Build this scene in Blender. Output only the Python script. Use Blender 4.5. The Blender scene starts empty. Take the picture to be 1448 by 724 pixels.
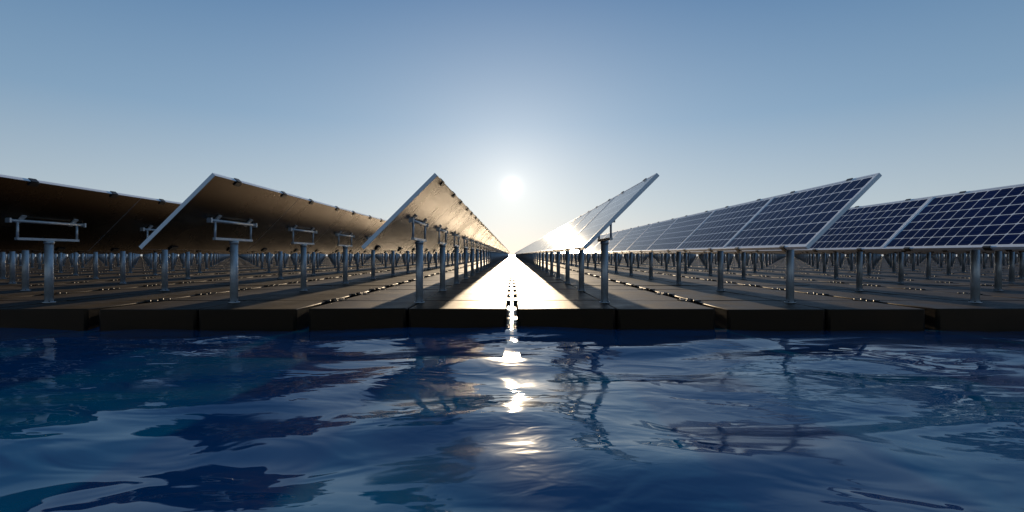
import bpy, bmesh, math, random
import numpy as np
from mathutils import Vector, noise
random.seed(4)
scene=bpy.context.scene
F=724.0
EL=math.radians(7.6)
SUN=Vector((0,math.cos(EL),math.sin(EL)))
WATER=-0.36
YF=9.38

# ------------------------------------------------------------ materials
def newmat(name):
    m=bpy.data.materials.new(name); m.use_nodes=True
    nt=m.node_tree; b=nt.nodes['Principled BSDF']
    return m,nt,b
def N(nt,t,**k):
    n=nt.nodes.new(t)
    for a,v in k.items(): setattr(n,a,v)
    return n
def M(nt,op,a,b=None,c=None,clamp=False):
    n=nt.nodes.new('ShaderNodeMath'); n.operation=op; n.use_clamp=clamp
    for i,v in enumerate((a,b,c)):
        if v is None: continue
        if isinstance(v,(int,float)): n.inputs[i].default_value=v
        else: nt.links.new(v,n.inputs[i])
    return n.outputs[0]
def noise_tex(nt,scale,detail=4,rough=.5,vec=None,dist=0):
    n=N(nt,'ShaderNodeTexNoise'); n.inputs['Scale'].default_value=scale
    n.inputs['Detail'].default_value=detail; n.inputs['Roughness'].default_value=rough
    n.inputs['Distortion'].default_value=dist
    if vec: nt.links.new(vec,n.inputs['Vector'])
    return n
def ramp(nt,fac,p0,c0,p1,c1):
    r=N(nt,'ShaderNodeValToRGB'); e=r.color_ramp.elements
    e[0].position=p0; e[0].color=c0; e[1].position=p1; e[1].color=c1
    nt.links.new(fac,r.inputs[0]); return r.outputs[0]
def g(v): return (v,v,v,1)

# pontoon plastic
m_float,nt,b=newmat('pontoon_plastic')
geo=N(nt,'ShaderNodeNewGeometry')
n1=noise_tex(nt,1.3,6,.6,geo.outputs['Position'])
n2=noise_tex(nt,60,3,.6,geo.outputs['Position'])
nt.links.new(ramp(nt,n1.outputs[0],.3,(.009,.006,.004,1),.7,(.022,.014,.009,1)),b.inputs['Base Color'])
nt.links.new(ramp(nt,n1.outputs[0],.3,g(.42),.7,g(.60)),b.inputs['Roughness'])
b.inputs['Specular Tint'].default_value=(1,.64,.38,1)
b.inputs['IOR'].default_value=1.45
bp=N(nt,'ShaderNodeBump'); bp.inputs['Strength'].default_value=.15; bp.inputs['Distance'].default_value=.01
nt.links.new(n2.outputs[0],bp.inputs['Height']); nt.links.new(bp.outputs[0],b.inputs['Normal'])

m_lug,nt,b=newmat('connector_plastic')
b.inputs['Base Color'].default_value=(.012,.010,.008,1); b.inputs['Roughness'].default_value=.45

# galvanised steel
m_steel,nt,b=newmat('galvanised_steel')
geo=N(nt,'ShaderNodeNewGeometry')
n1=noise_tex(nt,9,5,.65,geo.outputs['Position'])
nt.links.new(ramp(nt,n1.outputs[0],.3,(.60,.61,.62,1),.7,(.82,.82,.82,1)),b.inputs['Base Color'])
nt.links.new(ramp(nt,n1.outputs[0],.3,g(.36),.7,g(.5)),b.inputs['Roughness'])
b.inputs['Metallic'].default_value=.45

m_alu,nt,b=newmat('anodised_aluminium')
b.inputs['Base Color'].default_value=(.95,.95,.96,1); b.inputs['Roughness'].default_value=.35; b.inputs['Metallic'].default_value=.1

m_clamp,nt,b=newmat('clamp_black')
b.inputs['Base Color'].default_value=(.02,.022,.027,1); b.inputs['Roughness'].default_value=.4; b.inputs['Metallic'].default_value=.3

m_back,nt,b=newmat('panel_backsheet')
geo=N(nt,'ShaderNodeNewGeometry')
n1=noise_tex(nt,.9,4,.55,geo.outputs['Position'])
nt.links.new(ramp(nt,n1.outputs[0],.3,(.070,.049,.031,1),.7,(.105,.074,.047,1)),b.inputs['Base Color'])
nt.links.new(ramp(nt,n1.outputs[0],.3,g(.22),.7,g(.30)),b.inputs['Roughness'])
b.inputs['Metallic'].default_value=1

# pv cells
m_pv,nt,b=newmat('photovoltaic_cells')
uv=N(nt,'ShaderNodeUVMap'); uv.uv_map='UVMap'
sp=N(nt,'ShaderNodeSeparateXYZ'); nt.links.new(uv.outputs[0],sp.inputs[0])
u,v=sp.outputs[0],sp.outputs[1]
au=M(nt,'ABSOLUTE',M(nt,'SUBTRACT',M(nt,'FRACT',u),.5))
av=M(nt,'ABSOLUTE',M(nt,'SUBTRACT',M(nt,'FRACT',v),.5))
l=M(nt,'GREATER_THAN',M(nt,'MAXIMUM',au,av),.470)
dm=M(nt,'GREATER_THAN',M(nt,'ADD',au,av),.86)
mask=M(nt,'MAXIMUM',l,dm)
out=M(nt,'MAXIMUM',M(nt,'MAXIMUM',M(nt,'LESS_THAN',u,0),M(nt,'GREATER_THAN',u,12)),
      M(nt,'MAXIMUM',M(nt,'LESS_THAN',v,0),M(nt,'GREATER_THAN',v,6)))
mask=M(nt,'MAXIMUM',mask,out)
bus=M(nt,'LESS_THAN',M(nt,'ABSOLUTE',M(nt,'SUBTRACT',M(nt,'FRACT',M(nt,'MULTIPLY',v,3)),.5)),.03)
wn=N(nt,'ShaderNodeTexWhiteNoise'); wn.noise_dimensions='2D'
fl=N(nt,'ShaderNodeVectorMath'); fl.operation='FLOOR'; nt.links.new(uv.outputs[0],fl.inputs[0]); nt.links.new(fl.outputs[0],wn.inputs['Vector'])
cell=ramp(nt,wn.outputs['Value'],0,(.002,.006,.055,1),1,(.004,.011,.08,1))
mx=N(nt,'ShaderNodeMix',data_type='RGBA'); nt.links.new(M(nt,'MULTIPLY',bus,.2),mx.inputs[0]); nt.links.new(cell,mx.inputs[6]); mx.inputs[7].default_value=(.25,.28,.34,1)
mx2=N(nt,'ShaderNodeMix',data_type='RGBA'); nt.links.new(mask,mx2.inputs[0]); nt.links.new(mx.outputs[2],mx2.inputs[6]); mx2.inputs[7].default_value=(.94,.95,.96,1)
nt.links.new(mx2.outputs[2],b.inputs['Base Color'])
b.inputs['Roughness'].default_value=.12; b.inputs['IOR'].default_value=1.13

# water
m_water,nt,b=newmat('water')
b.inputs['Base Color'].default_value=(.0,.085,.20,1)
b.inputs['IOR'].default_value=1.5; b.inputs['Specular Tint'].default_value=(.8,.9,1,1)
geo=N(nt,'ShaderNodeNewGeometry')
mp=N(nt,'ShaderNodeMapping'); nt.links.new(geo.outputs['Position'],mp.inputs[0]); mp.inputs['Scale'].default_value=(.7,1.2,1)
n1=noise_tex(nt,1.6,2,.4,mp.outputs[0],.8)
n2=noise_tex(nt,5,2,.5,mp.outputs[0],.5)
n3=noise_tex(nt,.45,1,.5,geo.outputs['Position'])
patch=M(nt,'MULTIPLY',M(nt,'SUBTRACT',n3.outputs[0],.38,clamp=True),.06)
h=M(nt,'ADD',M(nt,'MULTIPLY',n1.outputs[0],.044),M(nt,'MULTIPLY',n2.outputs[0],patch))
bp=N(nt,'ShaderNodeBump'); bp.inputs['Strength'].default_value=.6; bp.inputs['Distance'].default_value=1
nt.links.new(h,bp.inputs['Height']); nt.links.new(bp.outputs[0],b.inputs['Normal'])
n4=noise_tex(nt,.55,2,.5,geo.outputs['Position'],.3)
nt.links.new(ramp(nt,n4.outputs[0],.44,g(.02),.62,g(.15)),b.inputs['Roughness'])

# ------------------------------------------------------------ mesh helper
class MB:
    def __init__(s): s.v=[];s.f=[];s.m=[];s.s=[];s.uv=[]
    def face(s,idx,m,sm=False,uv=None):
        s.f.append(idx); s.m.append(m); s.s.append(sm); s.uv.append(uv or [(-1,-1)]*len(idx))
    def obox(s,c,ax,half,m):
        o=len(s.v); c=Vector(c)
        for i in (-1,1):
            for j in (-1,1):
                for k in (-1,1):
                    s.v.append(tuple(c+ax[0]*half[0]*i+ax[1]*half[1]*j+ax[2]*half[2]*k))
        for q in ((0,1,3,2),(4,6,7,5),(0,4,5,1),(2,3,7,6),(0,2,6,4),(1,5,7,3)):
            s.face([o+t for t in q],m)
    def cyl(s,p0,p1,r,n,m,caps=True):
        p0=Vector(p0);p1=Vector(p1);d=(p1-p0).normalized()
        a=d.orthogonal().normalized(); bb=d.cross(a)
        o=len(s.v)
        for p in (p0,p1):
            for i in range(n):
                t=2*math.pi*i/n
                s.v.append(tuple(p+a*r*math.cos(t)+bb*r*math.sin(t)))
        for i in range(n):
            j=(i+1)%n; s.face([o+i,o+j,o+n+j,o+n+i],m,True)
        if caps:
            s.face([o+i for i in range(n)][::-1],m); s.face([o+n+i for i in range(n)],m)
    def quad(s,ps,m,uv=None):
        o=len(s.v); s.v+= [tuple(p) for p in ps]; s.face([o,o+1,o+2,o+3],m,False,uv)
    def tile(s,offs):
        v=np.array(s.v); n=len(v); vs=[];f=[];m=[];sm=[];uv=[]
        for i,o in enumerate(offs):
            vs.append(v+np.array(o)); f+=[[a+i*n for a in q] for q in s.f]; m+=s.m; sm+=s.s; uv+=s.uv
        r=MB(); r.v=np.concatenate(vs).tolist(); r.f=f;r.m=m;r.s=sm;r.uv=uv; return r
    def mesh(s,name,mats):
        me=bpy.data.meshes.new(name); me.from_pydata(s.v,[],s.f); 
        for x in mats: me.materials.append(x)
        me.polygons.foreach_set('material_index',s.m); me.polygons.foreach_set('use_smooth',s.s)
        l=me.uv_layers.new(name='UVMap'); flat=[c for q in s.uv for p in q for c in p]
        l.data.foreach_set('uv',flat); me.update(); return me

X=Vector((1,0,0));Y=Vector((0,1,0));Z=Vector((0,0,1))
U=Vector((1,0,1)).normalized(); NN=Vector((-1,0,1)).normalized()
PITCHX=3.853; PITCHY=3.55; Y0=8.88
C=Vector((-.03,0,1.755)); HS=.905; HL=PITCHY/2-.005
def unit():
    s=MB(); c=C+Y*PITCHY/2; ax=(U,Y,NN)
    T=.034; B=.035
    for sg in (-1,1):
        s.obox(c+U*sg*(HS-B/2),ax,(B/2,HL,T),1)
        s.obox(c+Y*sg*(HL-B/2),ax,(HS-B,B/2,T),1)
    hs=HS-B;hl=HL-B
    mu=12*.012; mv=6*.02
    p=c+NN*(T-.008)
    s.quad([p-U*hs-Y*hl,p+U*hs-Y*hl,p+U*hs+Y*hl,p-U*hs+Y*hl],0,[(-mu,-mv),(-mu,6+mv),(12+mu,6+mv),(12+mu,-mv)])
    p=c-NN*(T+.003); hs=HS-.006; hl=HL-.002
    s.quad([p-U*hs-Y*hl,p-U*hs+Y*hl,p+U*hs+Y*hl,p+U*hs-Y*hl],2)
    for t in (.22,.77):
        yy=-PITCHY/2+PITCHY*t
        for sg in (-1,1):
            s.obox(c+Y*yy+U*sg*(HS+.005),ax,(.008,.075,T+.010),3)
            s.obox(c+Y*yy+U*sg*(HS-.05)-NN*(T+.014),ax,(.042,.09,.010),3)
            s.obox(c+Y*yy+U*sg*(HS-.01)+NN*(T+.007),ax,(.022,.075,.005),3)
    zb=1.31; zt=1.66; x0=.0
    cy=PITCHY/2
    s.cyl((x0,cy-.86,zt),(x0,cy+.86,zt),.03,10,4)
    for sg in (-1,1):
        s.obox((x0,cy+sg*.86,zt),(X,Y,Z),(.045,.02,.045),4)
        s.cyl((x0,cy+sg*.68,zb),(x0,cy+sg*.68,zt-.02),.022,10,4)
        s.obox((x0-.01,cy+sg*.6,zt+.035),ax,(.10,.05,.012),4)
    s.obox((x0,cy,zb),(X,Y,Z),(.03,.71,.024),4)
    s.cyl((x0,cy,0.0),(x0,cy,zb-.05),.076,20,4)
    s.cyl((x0,cy,zb-.09),(x0,cy,zb-.024),.088,16,4)
    s.cyl((x0,cy,0.0),(x0,cy,.022),.11,20,4)
    for a in range(4):
        t=math.pi/4+a*math.pi/2
        s.cyl((x0+.093*math.cos(t),cy+.093*math.sin(t),.02),(x0+.093*math.cos(t),cy+.093*math.sin(t),.038),.012,6,3)
    return s
ND=84
row=unit().tile([(0,Y0+i*PITCHY,0) for i in range(ND)]).mesh('solar_panel_row',[m_pv,m_alu,m_back,m_clamp,m_steel])

def pontoon(variant):
    rnd=random.Random(variant)
    bm=bmesh.new(); bmesh.ops.create_cube(bm,size=1)
    Lx=1.80;Ly=1.775-.05;Hz=.5
    for v in bm.verts: v.co=Vector((v.co.x*Lx,v.co.y*Ly,v.co.z*Hz))
    ed=[e for e in bm.edges if abs(e.verts[0].co.z-e.verts[1].co.z)>.1]
    bmesh.ops.bevel(bm,geom=ed,offset=.05,segments=4,affect='EDGES',profile=.5)
    ed=[e for e in bm.edges if e.verts[0].co.z>.2 and e.verts[1].co.z>.2]
    bmesh.ops.bevel(bm,geom=ed,offset=.02,segments=3,affect='EDGES',profile=.5)
    bm.verts.ensure_lookup_table(); bm.verts.index_update()
    base=MB(); base.v=[tuple(v.co) for v in bm.verts]
    for f in bm.faces: base.face([v.index for v in f.verts],0,f.calc_area()<.06)
    bm.free()
    out=MB()
    bv=np.array(base.v)
    def add(src,off,sc=None):
        o=len(out.v); 
        out.v+= (np.array(src.v)+np.array(off)).tolist()
        for q,m,sm in zip(src.f,src.m,src.s): out.face([a+o for a in q],m,sm)
    for i in range(ND*2):
        yc=YF+1.775*(i+.5)
        for sg in (-1,1):
            xc=sg*(.018+Lx/2)
            dz=rnd.uniform(-.007,.007); tx=rnd.uniform(-.004,.004); ty=rnd.uniform(-.004,.004)
            t=MB(); t.f=base.f;t.m=base.m;t.s=base.s
            vv=bv.copy(); vv[:,2]+=vv[:,0]*tx+vv[:,1]*ty-Hz/2+dz
            t.v=vv
            add(t,(xc+rnd.uniform(-.004,.004),yc+rnd.uniform(-.006,.006),0))
        L=MB()
        yj=YF+1.775*(i+1)
        for sg in (-1,1):
            for dy in (-.2,.2):
                L.obox((sg*(1.82+.035),yj+dy,-.055),(X,Y,Z),(.045,.085,.028),1)
                L.cyl((sg*(1.82+.03),yj+dy,-.03),(sg*(1.82+.03),yj+dy,.03),.05,10,1)
            L.obox((sg*(1.82-.05),yj,.008),(X,Y,Z),(.06,.12,.012),1)
        add(L,(0,0,0))
    return out.mesh('floating_pontoon',[m_float,m_lug])
pons=[pontoon(i) for i in range(3)]

def obj(name,me,loc=(0,0,0)):
    o=bpy.data.objects.new(name,me); o.location=loc; scene.collection.objects.link(o); return o
order=sorted(range(-60,60),key=lambda k:abs(k+.5))
for k in order:
    x=PITCHX*(k+.5)
    dy=0 if k in(-1,0) else random.uniform(-.015,.015)
    obj('solar_panel_row',row,(x,dy,0))
    obj('floating_pontoon',pons[k%3],(x,dy,0))

# ------------------------------------------------------------ water mesh
def axis(lo,hi,step,far_lo,far_hi):
    a=list(np.arange(lo,hi+1e-6,step)); st=step
    while a[-1]<far_hi: st*=1.18; a.append(a[-1]+st)
    st=step; b_=[a[0]]
    while b_[-1]>far_lo: st*=1.18; b_.append(b_[-1]-st)
    return np.array(b_[:0:-1]+a)
xs=axis(-11,11,.055,-6000,6000); ys=axis(1.5,10,.045,-300,6000)
nx,ny=len(xs),len(ys)
verts=[]
for yv in ys:
    for xv in xs:
        r=math.hypot(xv,yv)
        a=max(0,1-r/70)
        z=0
        if a>0:
            wx=xv+.8*noise.noise(Vector((xv*.5,yv*.6,7.3))); wy=yv+.6*noise.noise(Vector((xv*.5,yv*.6,3.1)))
            z =.10*noise.noise(Vector((wx*.28+11,wy*.5,21.7)))
            z+=.070*noise.noise(Vector((wx*.55+3-.4*wy,wy*1.0,2.2)))
            z*=a
        verts.append((xv,yv,WATER+z))
idx=np.arange(nx*ny).reshape(ny,nx)
faces=np.stack([idx[:-1,:-1],idx[:-1,1:],idx[1:,1:],idx[1:,:-1]],-1).reshape(-1,4).tolist()
wm=bpy.data.meshes.new('water'); wm.from_pydata(verts,[],faces); wm.materials.append(m_water)
wm.polygons.foreach_set('use_smooth',[True]*len(faces)); wm.update()
obj('water',wm)

# ------------------------------------------------------------ world
w=bpy.data.worlds.new('World'); scene.world=w; w.use_nodes=True
nt=w.node_tree; bg=nt.nodes['Background']
STR=.1
sky=N(nt,'ShaderNodeTexSky'); sky.sky_type='NISHITA'; sky.sun_disc=False
sky.sun_elevation=EL; sky.sun_rotation=0; sky.air_density=1.0; sky.dust_density=.3; sky.ozone_density=2.0
tc=N(nt,'ShaderNodeTexCoord')
dt=N(nt,'ShaderNodeVectorMath'); dt.operation='DOT_PRODUCT'
nrm=N(nt,'ShaderNodeVectorMath'); nrm.operation='NORMALIZE'
nt.links.new(tc.outputs['Generated'],nrm.inputs[0]); nt.links.new(nrm.outputs[0],dt.inputs[0]); dt.inputs[1].default_value=SUN
ang=M(nt,'MULTIPLY',M(nt,'ARCCOSINE',M(nt,'MINIMUM',dt.outputs['Value'],.9999999)),180/math.pi)
sx=N(nt,'ShaderNodeSeparateXYZ'); nt.links.new(nrm.outputs[0],sx.inputs[0])
el=M(nt,'DIVIDE',M(nt,'ARCSINE',sx.outputs[2]),math.pi/2,clamp=True)
r=N(nt,'ShaderNodeValToRGB'); cr=r.color_ramp; cr.interpolation='EASE'
stops=[(0,(.62,.65,.66)),(5,(.47,.565,.64)),(14,(.23,.375,.545)),(27,(.075,.20,.40)),(90,(.025,.09,.23))]
while len(cr.elements)<len(stops): cr.elements.new(.5)
for e,(p,c) in zip(cr.elements,stops): e.position=p/90; e.color=(*c,1)
cr.interpolation='LINEAR'
nt.links.new(el,r.inputs[0])
def scale(v,f):
    n=N(nt,'ShaderNodeVectorMath'); n.operation='SCALE'
    nt.links.new(v,n.inputs[0]); 
    if isinstance(f,(int,float)): n.inputs['Scale'].default_value=f
    else: nt.links.new(f,n.inputs['Scale'])
    return n.outputs[0]
def lobe(A,s,col):
    e=M(nt,'MULTIPLY',M(nt,'EXPONENT',M(nt,'MULTIPLY',ang,-1/s)),A/STR)
    n=N(nt,'ShaderNodeVectorMath'); n.operation='SCALE'; n.inputs[0].default_value=col; nt.links.new(e,n.inputs['Scale']); return n.outputs[0]
def add(a,b_):
    n=N(nt,'ShaderNodeVectorMath'); n.operation='ADD'; nt.links.new(a,n.inputs[0]); nt.links.new(b_,n.inputs[1]); return n.outputs[0]
dim=M(nt,'ADD',M(nt,'MULTIPLY',dt.outputs['Value'],.26),.76)
base=add(scale(sky.outputs[0],.08),scale(scale(r.outputs[0],.90/STR),dim))
glow=add(lobe(3,.32,(1,.97,.9)),lobe(.20,4.5,(1,.93,.80)))
glow=add(glow,add(lobe(.17,10,(1,.88,.74)),lobe(.15,17,(1,.90,.78))))
nt.links.new(add(base,glow),bg.inputs[0]); bg.inputs[1].default_value=STR

sd=bpy.data.lights.new('sun','SUN'); sd.energy=5; sd.angle=math.radians(.5); sd.color=(1,.78,.52)
so=bpy.data.objects.new('sun',sd); so.rotation_euler=(-(math.pi/2-EL),0,0); so.location=(0,50,20); scene.collection.objects.link(so)

cd=bpy.data.cameras.new('camera'); cd.lens=18; cd.sensor_width=36; cd.clip_end=20000; cd.clip_start=.05; cd.shift_y=-2/1448
co=bpy.data.objects.new('camera',cd); co.location=(0,0,1); co.rotation_euler=(math.pi/2,0,0); scene.collection.objects.link(co)
scene.camera=co
scene.view_settings.view_transform='Standard'; scene.view_settings.look='None'; scene.view_settings.exposure=0
